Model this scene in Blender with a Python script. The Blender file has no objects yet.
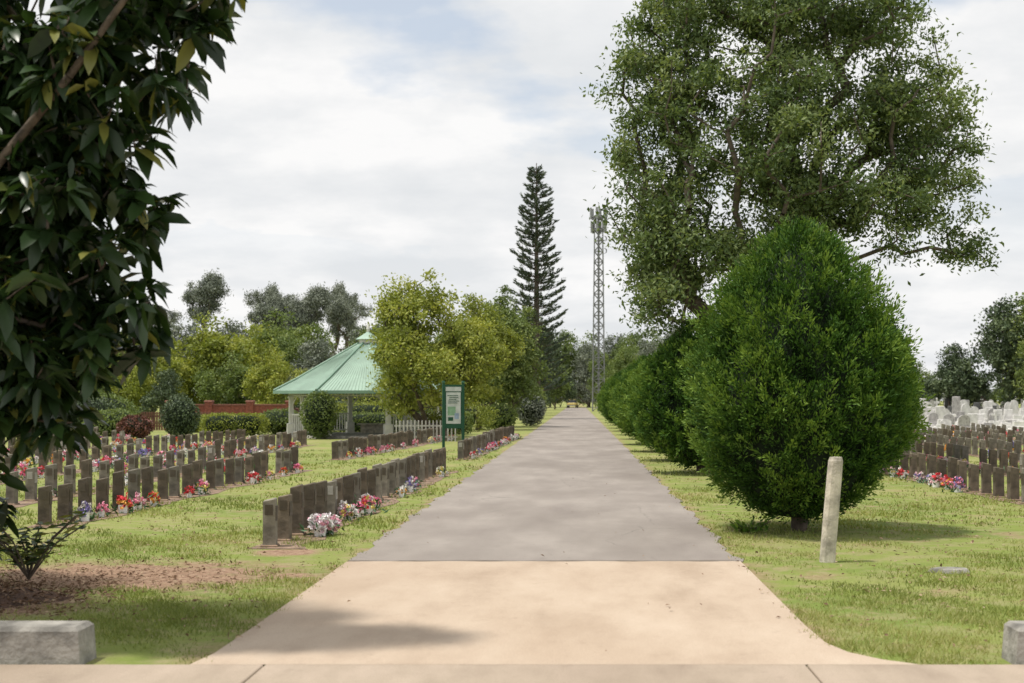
import bpy, math, random
import numpy as np
from mathutils import Vector
rng=np.random.default_rng(7); random.seed(7)
S=bpy.context.scene
S.view_settings.view_transform='Standard'; S.view_settings.look='None'; S.view_settings.exposure=0

# ------------------------------------------------------------------ materials
def newmat(name):
    m=bpy.data.materials.new(name); m.use_nodes=True
    nt=m.node_tree; nt.nodes.clear()
    out=nt.nodes.new('ShaderNodeOutputMaterial'); return m,nt,out
def N(nt,t,**k):
    n=nt.nodes.new(t)
    for a,b in k.items(): setattr(n,a,b)
    return n
def ramp(nt,fac,stops):
    r=nt.nodes.new('ShaderNodeValToRGB'); e=r.color_ramp.elements
    while len(e)<len(stops): e.new(0.5)
    for i,(p,c) in enumerate(stops):
        e[i].position=p; e[i].color=(c[0],c[1],c[2],1) if hasattr(c,'__len__') else (c,c,c,1)
    nt.links.new(fac,r.inputs[0]); return r.outputs[0]
def noise(nt,vec,scale,detail=4,rough=.55):
    n=N(nt,'ShaderNodeTexNoise'); n.inputs['Scale'].default_value=scale; n.inputs['Detail'].default_value=detail; n.inputs['Roughness'].default_value=rough
    if vec: nt.links.new(vec,n.inputs['Vector'])
    return n.outputs['Fac']
def mixc(nt,f,a,b,mode='MIX'):
    n=nt.nodes.new('ShaderNodeMix'); n.data_type='RGBA'; n.blend_type=mode
    for s,v in ((0,f),(6,a),(7,b)):
        if isinstance(v,(int,float)): n.inputs[s].default_value=v
        elif isinstance(v,tuple): n.inputs[s].default_value=(*v,1)
        else: nt.links.new(v,n.inputs[s])
    return n.outputs[2]
def math_(nt,op,a,b=0.,clamp=False):
    n=nt.nodes.new('ShaderNodeMath'); n.operation=op; n.use_clamp=clamp
    for i,v in enumerate((a,b)):
        if isinstance(v,(int,float)): n.inputs[i].default_value=v
        else: nt.links.new(v,n.inputs[i])
    return n.outputs[0]
def simple(name,col,rough=.7,var=.25,scale=8,bump=0.,metal=0,spec=.4,col2=None,rnd=0.):
    m,nt,out=newmat(name); tc=N(nt,'ShaderNodeTexCoord')
    f=noise(nt,tc.outputs['Object'],scale,5)
    c2=col2 if col2 else tuple(x*(1-var*1.6) for x in col)
    c=ramp(nt,f,[(.32,c2),(.62,col)])
    if rnd:
        oi=N(nt,'ShaderNodeObjectInfo'); c=mixc(nt,1.,c,ramp(nt,oi.outputs['Random'],[(0,1-rnd),(1,1+rnd)]),'MULTIPLY')
    p=N(nt,'ShaderNodeBsdfPrincipled'); nt.links.new(c,p.inputs['Base Color'])
    p.inputs['Roughness'].default_value=rough; p.inputs['Metallic'].default_value=metal; p.inputs['Specular IOR Level'].default_value=spec
    if bump:
        b=N(nt,'ShaderNodeBump'); b.inputs['Strength'].default_value=bump; b.inputs['Distance'].default_value=.02
        nt.links.new(noise(nt,tc.outputs['Object'],scale*6,4),b.inputs['Height']); nt.links.new(b.outputs[0],p.inputs['Normal'])
    nt.links.new(p.outputs[0],out.inputs[0]); return m
def leafmat(name,dark,mid,light,trans=.3,rough=.55,spec=.35):
    m,nt,out=newmat(name)
    a=N(nt,'ShaderNodeAttribute',attribute_name='tint')
    oi=N(nt,'ShaderNodeObjectInfo')
    t=math_(nt,'ADD',a.outputs['Fac'],math_(nt,'MULTIPLY',math_(nt,'SUBTRACT',oi.outputs['Random'],.5),.2))
    c=ramp(nt,t,[(0.,dark),(.5,mid),(1.,light)])
    p=N(nt,'ShaderNodeBsdfPrincipled'); nt.links.new(c,p.inputs['Base Color'])
    p.inputs['Roughness'].default_value=rough; p.inputs['Specular IOR Level'].default_value=spec
    if trans>0:
        tr=N(nt,'ShaderNodeBsdfTranslucent'); c2=mixc(nt,1.,c,(1.45,1.4,.65),'MULTIPLY'); nt.links.new(c2,tr.inputs[0])
        mx=N(nt,'ShaderNodeMixShader'); mx.inputs[0].default_value=trans
        nt.links.new(p.outputs[0],mx.inputs[1]); nt.links.new(tr.outputs[0],mx.inputs[2]); nt.links.new(mx.outputs[0],out.inputs[0])
    else: nt.links.new(p.outputs[0],out.inputs[0])
    return m

M_bark=simple('bark',(.14,.11,.085),.9,.35,6,.6)
M_barkpale=simple('bark_pale',(.15,.115,.08),.9,.5,9,.5)
M_bigleaf=leafmat('leaf_glossy_dark',(.013,.028,.009),(.032,.066,.017),(.2,.2,.045),.2,.36,.45)
M_tree=leafmat('leaf_big_tree',(.055,.09,.03),(.12,.175,.058),(.25,.30,.12),.26)
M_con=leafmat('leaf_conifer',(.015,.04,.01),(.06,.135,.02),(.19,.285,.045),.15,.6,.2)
M_yel=leafmat('leaf_yellowgreen',(.12,.15,.025),(.24,.285,.05),(.42,.43,.1),.25)
M_mid=leafmat('leaf_midgreen',(.07,.105,.03),(.145,.2,.055),(.26,.31,.1),.2)
M_grey=leafmat('leaf_greygreen',(.12,.14,.11),(.19,.215,.16),(.28,.3,.23),0)
M_dark=leafmat('leaf_darkgreen',(.035,.055,.028),(.075,.11,.05),(.14,.18,.08),0)
M_nor=leafmat('leaf_norfolk',(.04,.06,.04),(.07,.095,.06),(.115,.15,.09),0)
M_red=leafmat('leaf_red',(.07,.03,.025),(.16,.06,.045),(.25,.11,.07),0)
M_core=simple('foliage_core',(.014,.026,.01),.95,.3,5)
M_grass=leafmat('grass_blades',(.13,.17,.045),(.245,.29,.075),(.44,.41,.19),.2,.7,.15)
M_litter=leafmat('litter',(.12,.07,.04),(.25,.16,.1),(.46,.36,.24),0,.8,.2)

DIRT=[(-4.2,13.0,2.1,1.15),(4.5,11.4,.8,1.1),(-3.1,14.9,.4,.4),(-5.4,11.2,1.7,1.1)]
def ground_mat():
    m,nt,out=newmat('lawn_ground'); tc=N(nt,'ShaderNodeTexCoord'); v=tc.outputs['Object']
    n1=noise(nt,v,.35,5); n2=noise(nt,v,3.,5,.65); n3=noise(nt,v,40,3,.7)
    g=ramp(nt,n1,[(.35,(.175,.24,.055)),(.5,(.235,.285,.07)),(.66,(.32,.32,.12))])
    g=mixc(nt,ramp(nt,n2,[(.45,0.),(.68,1.)]),g,(.35,.31,.16))
    g=mixc(nt,math_(nt,'MULTIPLY',ramp(nt,n3,[(.4,0.),(.7,1.)]),.45),g,(.13,.16,.05))
    sx=N(nt,'ShaderNodeSeparateXYZ'); nt.links.new(v,sx.inputs[0])
    nb=math_(nt,'MULTIPLY',math_(nt,'SUBTRACT',noise(nt,v,1.6,7,.75),.5),5.)
    mask=None
    for (cx,cy,rx,ry) in DIRT:
        dx=math_(nt,'POWER',math_(nt,'ABSOLUTE',math_(nt,'DIVIDE',math_(nt,'SUBTRACT',sx.outputs[0],cx),rx)),2.)
        dy=math_(nt,'POWER',math_(nt,'ABSOLUTE',math_(nt,'DIVIDE',math_(nt,'SUBTRACT',sx.outputs[1],cy),ry)),2.)
        d=math_(nt,'SUBTRACT',1.05,math_(nt,'ADD',dx,dy)); d=math_(nt,'MULTIPLY',d,1.4)
        d=math_(nt,'ADD',d,nb,True)
        mask=d if mask is None else math_(nt,'MAXIMUM',mask,d)
    sp=math_(nt,'MULTIPLY',ramp(nt,noise(nt,v,1.1,7,.7),[(.55,0.),(.65,1.)]),.6)
    mask=math_(nt,'MAXIMUM',mask,sp)
    dirt=ramp(nt,noise(nt,v,14,6,.7),[(.3,(.17,.1,.065)),(.5,(.33,.215,.145)),(.7,(.47,.345,.245))])
    ex=math_(nt,'SUBTRACT',math_(nt,'ABSOLUTE',math_(nt,'ADD',sx.outputs[0],.335)),1.93)
    e=math_(nt,'SUBTRACT',1.,math_(nt,'MULTIPLY',ex,4.),True)
    e=math_(nt,'MULTIPLY',e,ramp(nt,noise(nt,v,1.5,4),[(.4,0.),(.62,.8)]))
    mask=math_(nt,'MAXIMUM',mask,e)
    c=mixc(nt,mask,g,dirt)
    p=N(nt,'ShaderNodeBsdfPrincipled'); p.inputs['Roughness'].default_value=.95; p.inputs['Specular IOR Level'].default_value=.1
    nt.links.new(c,p.inputs['Base Color'])
    b=N(nt,'ShaderNodeBump'); b.inputs['Strength'].default_value=.7; b.inputs['Distance'].default_value=.04
    nt.links.new(noise(nt,v,22,5,.75),b.inputs['Height']); nt.links.new(b.outputs[0],p.inputs['Normal'])
    nt.links.new(p.outputs[0],out.inputs[0]); return m
def paving(name,cols,s1,patchcol,speck=120,cracks=0,bump=.25):
    m,nt,out=newmat(name); tc=N(nt,'ShaderNodeTexCoord'); v=tc.outputs['Object']
    mp=N(nt,'ShaderNodeMapping'); mp.inputs['Scale'].default_value=(1,.35,1); nt.links.new(v,mp.inputs[0])
    c=ramp(nt,noise(nt,mp.outputs[0],s1,7,.6),[(.3,cols[0]),(.5,cols[1]),(.72,cols[2])])
    c=mixc(nt,math_(nt,'MULTIPLY',ramp(nt,noise(nt,mp.outputs[0],.55,3),[(.45,0.),(.7,1.)]),.7),c,patchcol)
    c=mixc(nt,1.,c,ramp(nt,noise(nt,v,speck,3,.8),[(.3,.72),(.5,1.),(.7,1.18)]),'MULTIPLY')
    st=ramp(nt,noise(nt,v,5,7,.8),[(.58,0.),(.75,1.)])
    c=mixc(nt,math_(nt,'MULTIPLY',st,.35),c,tuple(x*.5 for x in patchcol))
    if cracks:
        vo=N(nt,'ShaderNodeTexVoronoi',feature='DISTANCE_TO_EDGE'); vo.inputs['Scale'].default_value=.42
        dn=N(nt,'ShaderNodeTexNoise'); dn.inputs['Scale'].default_value=2; nt.links.new(v,dn.inputs['Vector'])
        mv=mixc(nt,.12,v,dn.outputs['Color']); nt.links.new(mv,vo.inputs['Vector'])
        ck=ramp(nt,vo.outputs['Distance'],[(.0,1.),(.006,0.)])
        ck=math_(nt,'MULTIPLY',ck,ramp(nt,noise(nt,v,.8,2),[(.45,0.),(.6,cracks)]))
        c=mixc(nt,ck,c,(.06,.055,.05))
    p=N(nt,'ShaderNodeBsdfPrincipled'); p.inputs['Roughness'].default_value=.88; p.inputs['Specular IOR Level'].default_value=.25
    nt.links.new(c,p.inputs['Base Color'])
    b=N(nt,'ShaderNodeBump'); b.inputs['Strength'].default_value=bump; b.inputs['Distance'].default_value=.008
    nt.links.new(noise(nt,v,speck*.7,3,.7),b.inputs['Height']); nt.links.new(b.outputs[0],p.inputs['Normal'])
    nt.links.new(p.outputs[0],out.inputs[0]); return m
M_ground=ground_mat()
M_asph=paving('asphalt_weathered',((.23,.2,.178),(.275,.243,.215),(.335,.298,.264)),1.2,(.195,.168,.146),cracks=.3)
M_conc=paving('concrete_tan',((.37,.285,.21),(.455,.36,.272),(.515,.42,.325)),1.6,(.385,.29,.21),speck=160)
M_conc2=paving('concrete_gutter',((.29,.23,.175),(.37,.30,.23),(.44,.355,.28)),2.2,(.26,.2,.15),speck=160)
M_kerb=simple('kerb_concrete',(.37,.35,.31),.9,.45,5,.7)
M_joint=simple('joint_dark',(.16,.13,.1),.95)
M_stoneA=simple('headstone_brown',(.165,.132,.095),.75,.35,6,.3,rnd=.3)
M_stoneB=simple('headstone_grey',(.25,.225,.18),.75,.35,6,.3,rnd=.3)
M_pla=simple('plaque_bronze',(.1,.08,.058),.45,.2,20,.2,.2)
M_plb=simple('plaque_pale',(.4,.38,.34),.5,.2,20,.2)
M_soil=simple('soil_strip',(.31,.215,.15),.95,.4,6,.6)
M_marb=simple('marble_white',(.72,.70,.67),.5,.2,4)
M_gran=simple('granite_mid',(.45,.43,.41),.5,.3,6)
M_black=simple('granite_black',(.12,.12,.12),.3,.2,6)
M_white=simple('white_paint',(.76,.74,.70),.5,.1,6)
M_fence=simple('fence_paint_weathered',(.5,.48,.44),.7,.2,6)
M_roof=simple('roof_green_steel',(.33,.46,.37),.5,.12,1.5)
M_roofd=simple('roof_green_trim',(.2,.32,.24),.5,.1,1.5)
M_green=simple('sign_green_paint',(.015,.09,.045),.45,.1,6)
M_panel=simple('sign_panel',(.62,.66,.63),.4,.15,9)
M_brick=simple('red_brick',(.3,.1,.065),.85,.3,9,.3)
M_timber=simple('timber_post_weathered',(.66,.6,.49),.85,.35,7,.5)
M_metal=simple('galvanised_steel',(.25,.255,.26),.5,.2,3,0,.3)
M_yellow=simple('yellow_paint',(.5,.38,.1),.4,.05,3)
M_glass=simple('dark_glass',(.03,.035,.04),.1,.05,3)
M_tyre=simple('tyre',(.02,.02,.02),.8,.1,3)
def flowermat():
    m,nt,out=newmat('flower_petals'); a=N(nt,'ShaderNodeAttribute',attribute_name='fcol')
    p=N(nt,'ShaderNodeBsdfPrincipled'); p.inputs['Roughness'].default_value=.6; nt.links.new(a.outputs['Color'],p.inputs['Base Color'])
    nt.links.new(p.outputs[0],out.inputs[0]); return m
M_flow=flowermat()

# ------------------------------------------------------------------ mesh builder
class MB:
    def __init__(s): s.v=[];s.f=[];s.m=[];s.t=[];s.c=[];s.sm=[];s.n=0
    def add(s,v,f,mat=0,tint=.5,col=None,smooth=False):
        v=np.asarray(v,float).reshape(-1,3); f=np.asarray(f,int)
        s.v.append(v); s.f.append(f+s.n); s.m.append(np.full(len(f),mat)); s.sm.append(np.full(len(f),smooth))
        s.t.append(np.broadcast_to(np.asarray(tint,float),(len(v),)).copy())
        s.c.append(np.broadcast_to(np.asarray(col if col is not None else (1,1,1),float),(len(v),3)).copy())
        s.n+=len(v)
    def box(s,c,d,mat=0,rz=0,top=1.,bev=0.,slope=0.,col=None):
        x,y,z=d[0]/2,d[1]/2,d[2]/2
        v=[]
        if bev>0:
            for zz,k in [(-z,1.),( z-bev,1.),(z,None)]:
                bx=x if k else x-bev; by=y if k else y-bev
                for sx,sy in((-1,-1),(1,-1),(1,1),(-1,1)):
                    v.append((sx*bx*(top if zz>0 else 1),sy*by*(top if zz>0 else 1),zz+(slope*sx if zz>0 else 0)))
            f=[(0,1,5,4),(1,2,6,5),(2,3,7,6),(3,0,4,7),(4,5,9,8),(5,6,10,9),(6,7,11,10),(7,4,8,11),(8,9,10,11),(3,2,1,0)]
        else:
            for zz in(-z,z):
                for sx,sy in((-1,-1),(1,-1),(1,1),(-1,1)):
                    k=top if zz>0 else 1
                    v.append((sx*x*k,sy*y*k,zz+(slope*sx if zz>0 else 0)))
            f=[(0,1,5,4),(1,2,6,5),(2,3,7,6),(3,0,4,7),(4,5,6,7),(3,2,1,0)]
        v=np.array(v); ca,sa=math.cos(rz),math.sin(rz)
        v=np.stack([v[:,0]*ca-v[:,1]*sa,v[:,0]*sa+v[:,1]*ca,v[:,2]],1)+np.array(c)
        s.add(v,f,mat,.5,col)
    def tubes(s,p0,p1,r0,r1,mat=0,sides=6):
        p0=np.asarray(p0,float).reshape(-1,3);p1=np.asarray(p1,float).reshape(-1,3);n=len(p0)
        r0=np.broadcast_to(r0,(n,));r1=np.broadcast_to(r1,(n,))
        d=p1-p0; d/=np.linalg.norm(d,axis=1)[:,None]+1e-9
        ref=np.where(np.abs(d[:,2:3])<.9,np.array([[0,0,1.]]),np.array([[1.,0,0]]))
        u=np.cross(d,ref);u/=np.linalg.norm(u,axis=1)[:,None]+1e-9;w=np.cross(d,u)
        a=np.arange(sides)*2*np.pi/sides; cs=np.cos(a)[None,:,None];sn=np.sin(a)[None,:,None]
        ring=u[:,None]*cs+w[:,None]*sn
        A=p0[:,None]+ring*r0[:,None,None];B=p1[:,None]+ring*r1[:,None,None]
        v=np.concatenate([A,B],1).reshape(-1,3)
        i=np.arange(sides);j=(i+1)%sides
        q=np.stack([i,j,j+sides,i+sides],1)
        f=(q[None]+(np.arange(n)*2*sides)[:,None,None]).reshape(-1,4)
        s.add(v,f,mat,.5,None,True)
    def leaves(s,c,L,W,mat=1,tint=.5,up=.6,u=None,fold=.15,col=None):
        n=len(c); 
        if u is None: u=rng.normal(size=(n,3))
        u=u/np.linalg.norm(u,axis=1)[:,None]
        nn=rng.normal(size=(n,3))+np.array([0,0,up]);v=np.cross(nn,u);v/=np.linalg.norm(v,axis=1)[:,None]+1e-9
        k=np.cross(u,v); L=np.broadcast_to(L,(n,))[:,None];W=np.broadcast_to(W,(n,))[:,None]
        V=np.stack([c-u*L/2,c+v*W/2+k*W*fold,c+u*L/2,c-v*W/2+k*W*fold],1).reshape(-1,3)
        f=np.arange(4*n).reshape(n,4)
        s.add(V,f,mat,np.repeat(np.broadcast_to(tint,(n,)),4),None if col is None else np.repeat(col,4,0))
    def mesh(s,name,mats,color=False):
        me=bpy.data.meshes.new(name)
        V=np.concatenate(s.v); me.vertices.add(len(V)); me.vertices.foreach_set('co',V.ravel())
        tot=np.concatenate([np.full(len(f),f.shape[1]) for f in s.f]); loops=np.concatenate([f.ravel() for f in s.f])
        me.loops.add(len(loops)); me.loops.foreach_set('vertex_index',loops.astype(np.int32))
        me.polygons.add(len(tot)); st=np.concatenate([[0],np.cumsum(tot)[:-1]])
        me.polygons.foreach_set('loop_start',st.astype(np.int32)); me.polygons.foreach_set('loop_total',tot.astype(np.int32))
        me.polygons.foreach_set('material_index',np.concatenate(s.m).astype(np.int32))
        me.polygons.foreach_set('use_smooth',np.concatenate(s.sm).astype(bool))
        for m in mats: me.materials.append(m)
        a=me.attributes.new('tint','FLOAT','POINT'); a.data.foreach_set('value',np.concatenate(s.t).astype(np.float32))
        if color:
            C=np.concatenate(s.c); C=np.concatenate([C,np.ones((len(C),1))],1)
            a=me.attributes.new('fcol','FLOAT_COLOR','POINT'); a.data.foreach_set('color',C.ravel().astype(np.float32))
        me.update(calc_edges=True); me.validate(); return me
def obj(name,me,loc=(0,0,0),rz=0,sc=(1,1,1),parent=None):
    o=bpy.data.objects.new(name,me); S.collection.objects.link(o); o.location=loc; o.rotation_euler=(0,0,rz)
    o.scale=sc if hasattr(sc,'__len__') else (sc,sc,sc)
    if parent: o.parent=parent
    return o
def empty(name,loc=(0,0,0)): 
    o=bpy.data.objects.new(name,None); S.collection.objects.link(o); o.location=loc; o.empty_display_size=.3; return o

# ------------------------------------------------------------------ trees
def sample_env(env,n,outer=.45,gapscale=.9,gap=.0,vp=.8):
    vol=np.array([r[0]*r[1]*r[2] for c,r in env])**vp; pr=vol/vol.sum(); pts=[]
    ph=rng.uniform(0,6,6)
    while len(pts)<n:
        i=rng.choice(len(env),p=pr); c,r=env[i]
        d=rng.normal(size=3); d/=np.linalg.norm(d); rad=rng.uniform(0,1)**outer
        p=np.array(c)+d*np.array(r)*rad
        g=math.sin(p[0]*gapscale*2+ph[0])+math.sin(p[1]*gapscale*2.3+ph[1]+p[2])+math.sin(p[2]*gapscale*2.7+ph[2]+p[0]*.7)
        if g<gap-1.: continue
        pts.append(p)
    return np.array(pts)
def skeleton(base,fork,tips,seg=.7,lam=.35,wig=.08):
    base=np.array(base,float);fork=np.array(fork,float)
    k=4; nodes=[base+(fork-base)*i/k+(rng.normal(size=3)*wig*.6 if 0<i<k else 0) for i in range(k+1)]
    par=[-1,0,1,2,3]; hgt=np.linalg.norm(fork-base)
    P=np.zeros((20000,3));P[:5]=nodes;PL=np.zeros(20000);n=5
    PL[:5]=[9e3,9e3,9e3,hgt*.15,0]
    order=np.argsort(np.linalg.norm(tips-fork,axis=1)); tipn=[]
    for t in tips[order]:
        D=np.linalg.norm(P[:n]-t,axis=1)
        down=np.maximum(0,P[:n,2]-t[2])*.25
        i=int(np.argmin(D+lam*PL[:n]+down)); d=D[i]; m=max(1,int(d/seg)); last=i; a=P[i].copy()
        sag=rng.normal(size=3)*d*.1
        for j in range(1,m+1):
            u=j/m; q=a+(t-a)*u+sag*math.sin(math.pi*u)+(rng.normal(size=3)*wig if j<m else 0)
            P[n]=q; PL[n]=PL[last]+np.linalg.norm(q-P[last]); par.append(last); last=n; n+=1
        tipn.append(last)
    return P[:n],np.array(par),np.array(tipn)
def add_wood(mb,P,par,tipn,rtip,power=.5,mat=0,sides=6,flare=1.4):
    n=len(P);cnt=np.zeros(n);cnt[tipn]+=1
    for i in range(n-1,0,-1): cnt[par[i]]+=cnt[i]
    r=rtip*np.maximum(cnt,1)**power
    r0=r[par[1:]].copy(); r1=r[1:]; r0=np.minimum(r0,r1*1.35+.002); r0[0]=r1[0]*flare
    mb.tubes(P[par[1:]],P[1:],r0,r1,mat,sides)
def tree_mesh(name,base,fork,env,ntips,per,spread,L,W,leafm,barkm=None,rtip=.012,gap=0.,outer=.45,up=.6,seg=.7,lam=.35,flat=1.,gs=.9,vp=.8):
    mb=MB(); tips=sample_env(env,ntips,outer,gs,gap,vp)
    P,par,tn=skeleton(base,fork,tips,seg,lam); add_wood(mb,P,par,tn,rtip)
    nt=len(tips); cr=rng.uniform(.15,.85,nt); sp=spread*rng.uniform(.6,1.3,nt)
    c=np.repeat(tips,per,0)+rng.normal(size=(nt*per,3))*np.repeat(sp,per)[:,None]*np.array([1,1,.7*flat])
    t=np.repeat(cr,per)+rng.normal(size=nt*per)*.16
    mb.leaves(c,L*rng.uniform(.6,1.3,nt*per),W*rng.uniform(.6,1.3,nt*per),1,np.clip(t,0,1),up)
    return mb.mesh(name,[barkm or M_bark,leafm])

env=[((1.9,32,8.3),(1.4,1.6,1.3)),((1.9,31.5,5.6),(1.3,1.5,1.4)),((1.7,31.2,4.0),(.9,1.2,.9)),((3.6,32,10.3),(2.0,2.1,1.7)),((4.1,31.5,7.3),(2.3,2.4,2.0)),
     ((6.2,32.5,10.0),(2.0,2.2,1.6)),((7.3,32,8.1),(1.9,1.9,1.35)),((8.0,32,6.5),(1.3,1.6,1.0)),((8.6,31.7,5.2),(.65,.8,.65)),
     ((5.9,31.2,5.7),(1.8,1.8,1.5)),((3.5,31,4.8),(1.6,1.6,1.5)),((4.9,32,12.),(1.8,1.8,1.2)),((1.0,31.8,6.9),(.8,1,.5)),((2.3,32.2,9.9),(1.3,1.2,1.)),((1.2,32,9.2),(.7,.8,.5))]
me=tree_mesh('large_shade_tree',(4.3,32,-.05),(4.1,32,2.7),env,900,135,.22,.125,.056,M_tree,rtip=.0125,gap=.02,outer=.5,seg=.5,lam=.3,gs=1.1)
obj('large_shade_tree',me)

def broad(name,R,H,leafm,n=220,per=80,zb=1.2,L=.2,W=.11,gap=-.3,flat=0):
    env=[]; 
    for i in range(10):
        a=i*2.4+rng.uniform(0,1); k=rng.uniform(.3,.68)
        env.append(((math.cos(a)*R*k,math.sin(a)*R*k,zb+(H-zb)*rng.uniform(.22,.74)),(R*.36,R*.36,(H-zb)*rng.uniform(.17,.27))))
    env.append(((0,0,zb+(H-zb)*.74),(R*.4,R*.4,(H-zb)*.26)))
    return tree_mesh(name,(0,0,-.05),(0,0,max(.5,zb*.8)),env,n,per,R*.085,L,W,leafm,rtip=.011,gap=gap,seg=.6)
obj('spreading_tree',broad('spreading_tree',2.9,6.7,M_yel,340,110,.3,.15,.085),(-6.1,57.5,0))
obj('spreading_tree',broad('spreading_tree_b',3.0,8.5,M_mid,300,100,.5,.19,.1),(-4.6,84,0),1.2)
obj('spreading_tree',broad('spreading_tree_c',2.7,7.4,M_yel,240,100,.6,.17,.1),(-5.3,76,0),2.2)

def big_leaf_tree():
    mb=MB()
    env=[((-3.35,9.3,2.2),(.6,.6,.55)),((-3.25,9.3,2.95),(.55,.6,.5)),((-3.15,9.3,3.75),(.6,.6,.5)),((-2.7,9.3,4.25),(.5,.6,.35)),((-3.75,9.5,1.62),(.6,.5,.36)),((-3.75,9.5,3.6),(.6,.6,.6)),
         ((-4.9,10.,3.4),(1.5,1.1,1.8)),((-4.9,10.2,2.1),(1.2,1.1,.9)),((-4.4,9.9,4.8),(1.3,1.1,.6)),((-4.75,10.5,.95),(.5,.5,.6)),((-3.9,9.5,2.9),(.7,.7,1.2)),((-6.8,11.5,3.8),(1.6,1.6,1.7))]
    tips=sample_env(env,1650,.5,1.3,-.5,.6)
    limb=np.array([(-4.7,9.9,1.7),(-4.15,9.3,2.35),(-3.72,8.95,3.0),(-3.15,8.8,3.6),(-2.72,8.8,4.2),(-2.4,8.9,5.)])
    P,par,tn=skeleton((-6.2,11.2,-.05),(-5.9,10.9,1.3),tips,.45,.3,.04); add_wood(mb,P,par,tn,.0045,.5)
    mb.tubes([(-5.9,10.9,1.1)],[limb[0]],.08,.06,2,8)
    for a,b,r in zip(limb[:-1],limb[1:],(.05,.04,.031,.025,.02)): mb.tubes([a],[b],r,r*.83,2,8)
    per=11; n=len(tips)*per
    ax=np.repeat(rng.normal(size=(len(tips),3))*.6+np.array([.15,-.1,.2]),per,0)
    out=rng.normal(size=(n,3)); u=ax*.3+out; u/=np.linalg.norm(u,axis=1)[:,None]; u[:,2]=u[:,2]*.6-.4; u/=np.linalg.norm(u,axis=1)[:,None]
    c=np.repeat(tips,per,0)+rng.normal(size=(n,3))*.03
    L=rng.uniform(.13,.26,n)[:,None]; W=L*.37*rng.uniform(.8,1.15,n)[:,None]
    side=np.cross(u,np.array([0,0,1.])+rng.normal(size=(n,3))*.5); side/=np.linalg.norm(side,axis=1)[:,None]; k=np.cross(side,u)
    dr=np.array([0,0,-1.])*L*.12
    b=c; m1=c+u*L*.38; m2=c+u*L*.74+dr*.6; tp=c+u*L+dr*1.8
    V=np.stack([b,m1+side*W*.5+k*W*.14,m1,m1-side*W*.5+k*W*.14,m2+side*W*.42+k*W*.1,m2,m2-side*W*.42+k*W*.1,tp],1).reshape(-1,3)
    T=np.array([(0,1,2),(0,2,3),(1,4,5),(1,5,2),(2,5,6),(2,6,3),(4,7,5),(5,7,6)])
    F=(T[None]+(np.arange(n)*8)[:,None,None]).reshape(-1,3)
    ti=np.clip(rng.normal(.35,.15,n)+np.repeat(rng.normal(0,.1,len(tips)),per),0,.8); ti=np.where(rng.uniform(size=n)<.035,1.,ti)
    mb.add(V,F,1,np.repeat(ti,8),None,True)
    obj('broadleaf_tree',mb.mesh('broadleaf_tree',[M_bark,M_bigleaf,M_barkpale]))
big_leaf_tree()

def conifer_mesh(name,H,R,nclump,per,ls):
    mb=MB(); T=[0,.03,.1,.22,.38,.55,.7,.82,.92,.97,1.]; F=[.2,.42,.66,.9,1,.93,.76,.55,.31,.15,.03]
    ph=rng.uniform(0,6,6)
    def lump(a,t): return 1+.045*np.sin(3*a+ph[0]+5*t)+.05*np.sin(5*a+ph[1]-11*t)+.045*np.sin(9*a+17*t+ph[2])+.04*np.sin(27*t+2*a+ph[3])+.035*np.sin(14*a-31*t+ph[4])
    z0=.16
    na,nz=28,22; V=[];Fc=[]
    for j in range(nz+1):
        t=j/nz
        for i in range(na):
            a=i*2*math.pi/na; r=np.interp(t,T,F)*R*.76*lump(a,t); V.append((r*math.cos(a),r*math.sin(a),z0+t*(H-z0)*.94+.02))
    for j in range(nz):
        for i in range(na): Fc.append((j*na+i,j*na+(i+1)%na,(j+1)*na+(i+1)%na,(j+1)*na+i))
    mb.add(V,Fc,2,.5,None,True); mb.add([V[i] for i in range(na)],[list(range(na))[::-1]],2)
    mb.tubes([(0,0,-.05),(.05,.02,-.05)],[(0,0,.7),(.25,.1,.6)],[.11,.07],[.08,.05],0,8)
    tt=rng.uniform(0,1,nclump*3); w=np.interp(tt,T,F); tt=tt[rng.uniform(size=len(tt))<w*.92+.1][:nclump]; n=len(tt)
    a=rng.uniform(0,2*np.pi,n); dep=rng.uniform(0,1,n)**.8; lp=lump(a,tt)
    r=np.interp(tt,T,F)*R*lp*(.74+.24*dep)
    pos=np.stack([r*np.cos(a),r*np.sin(a),z0+tt*(H-z0)],1)
    ax=np.stack([np.cos(a)*.62,np.sin(a)*.62,.4+.6*tt],1)+rng.normal(size=(n,3))*.25; ax/=np.linalg.norm(ax,axis=1)[:,None]
    ln=rng.uniform(.16,.42,n)*(.55+.45*np.interp(tt,T,F))
    s=rng.uniform(0,1,(n,per)); wid=np.sin(np.pi*(.15+.8*s))*.05*rng.uniform(.8,1.4,n)[:,None]
    off=rng.normal(size=(n,per,3))
    c=pos[:,None]+ax[:,None]*(s*ln[:,None])[...,None]+off*wid[...,None]
    u=ax[:,None]+off*.45
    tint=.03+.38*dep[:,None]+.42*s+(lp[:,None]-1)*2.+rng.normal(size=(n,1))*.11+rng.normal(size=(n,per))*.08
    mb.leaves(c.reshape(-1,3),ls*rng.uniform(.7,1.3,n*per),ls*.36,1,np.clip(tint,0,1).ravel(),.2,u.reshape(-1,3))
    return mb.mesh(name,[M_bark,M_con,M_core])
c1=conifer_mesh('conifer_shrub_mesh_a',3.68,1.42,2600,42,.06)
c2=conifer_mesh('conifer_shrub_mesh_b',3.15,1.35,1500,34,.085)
obj('conifer_shrub',c1,(2.70,17.4,0),.4,(.91,.95,1))
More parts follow.
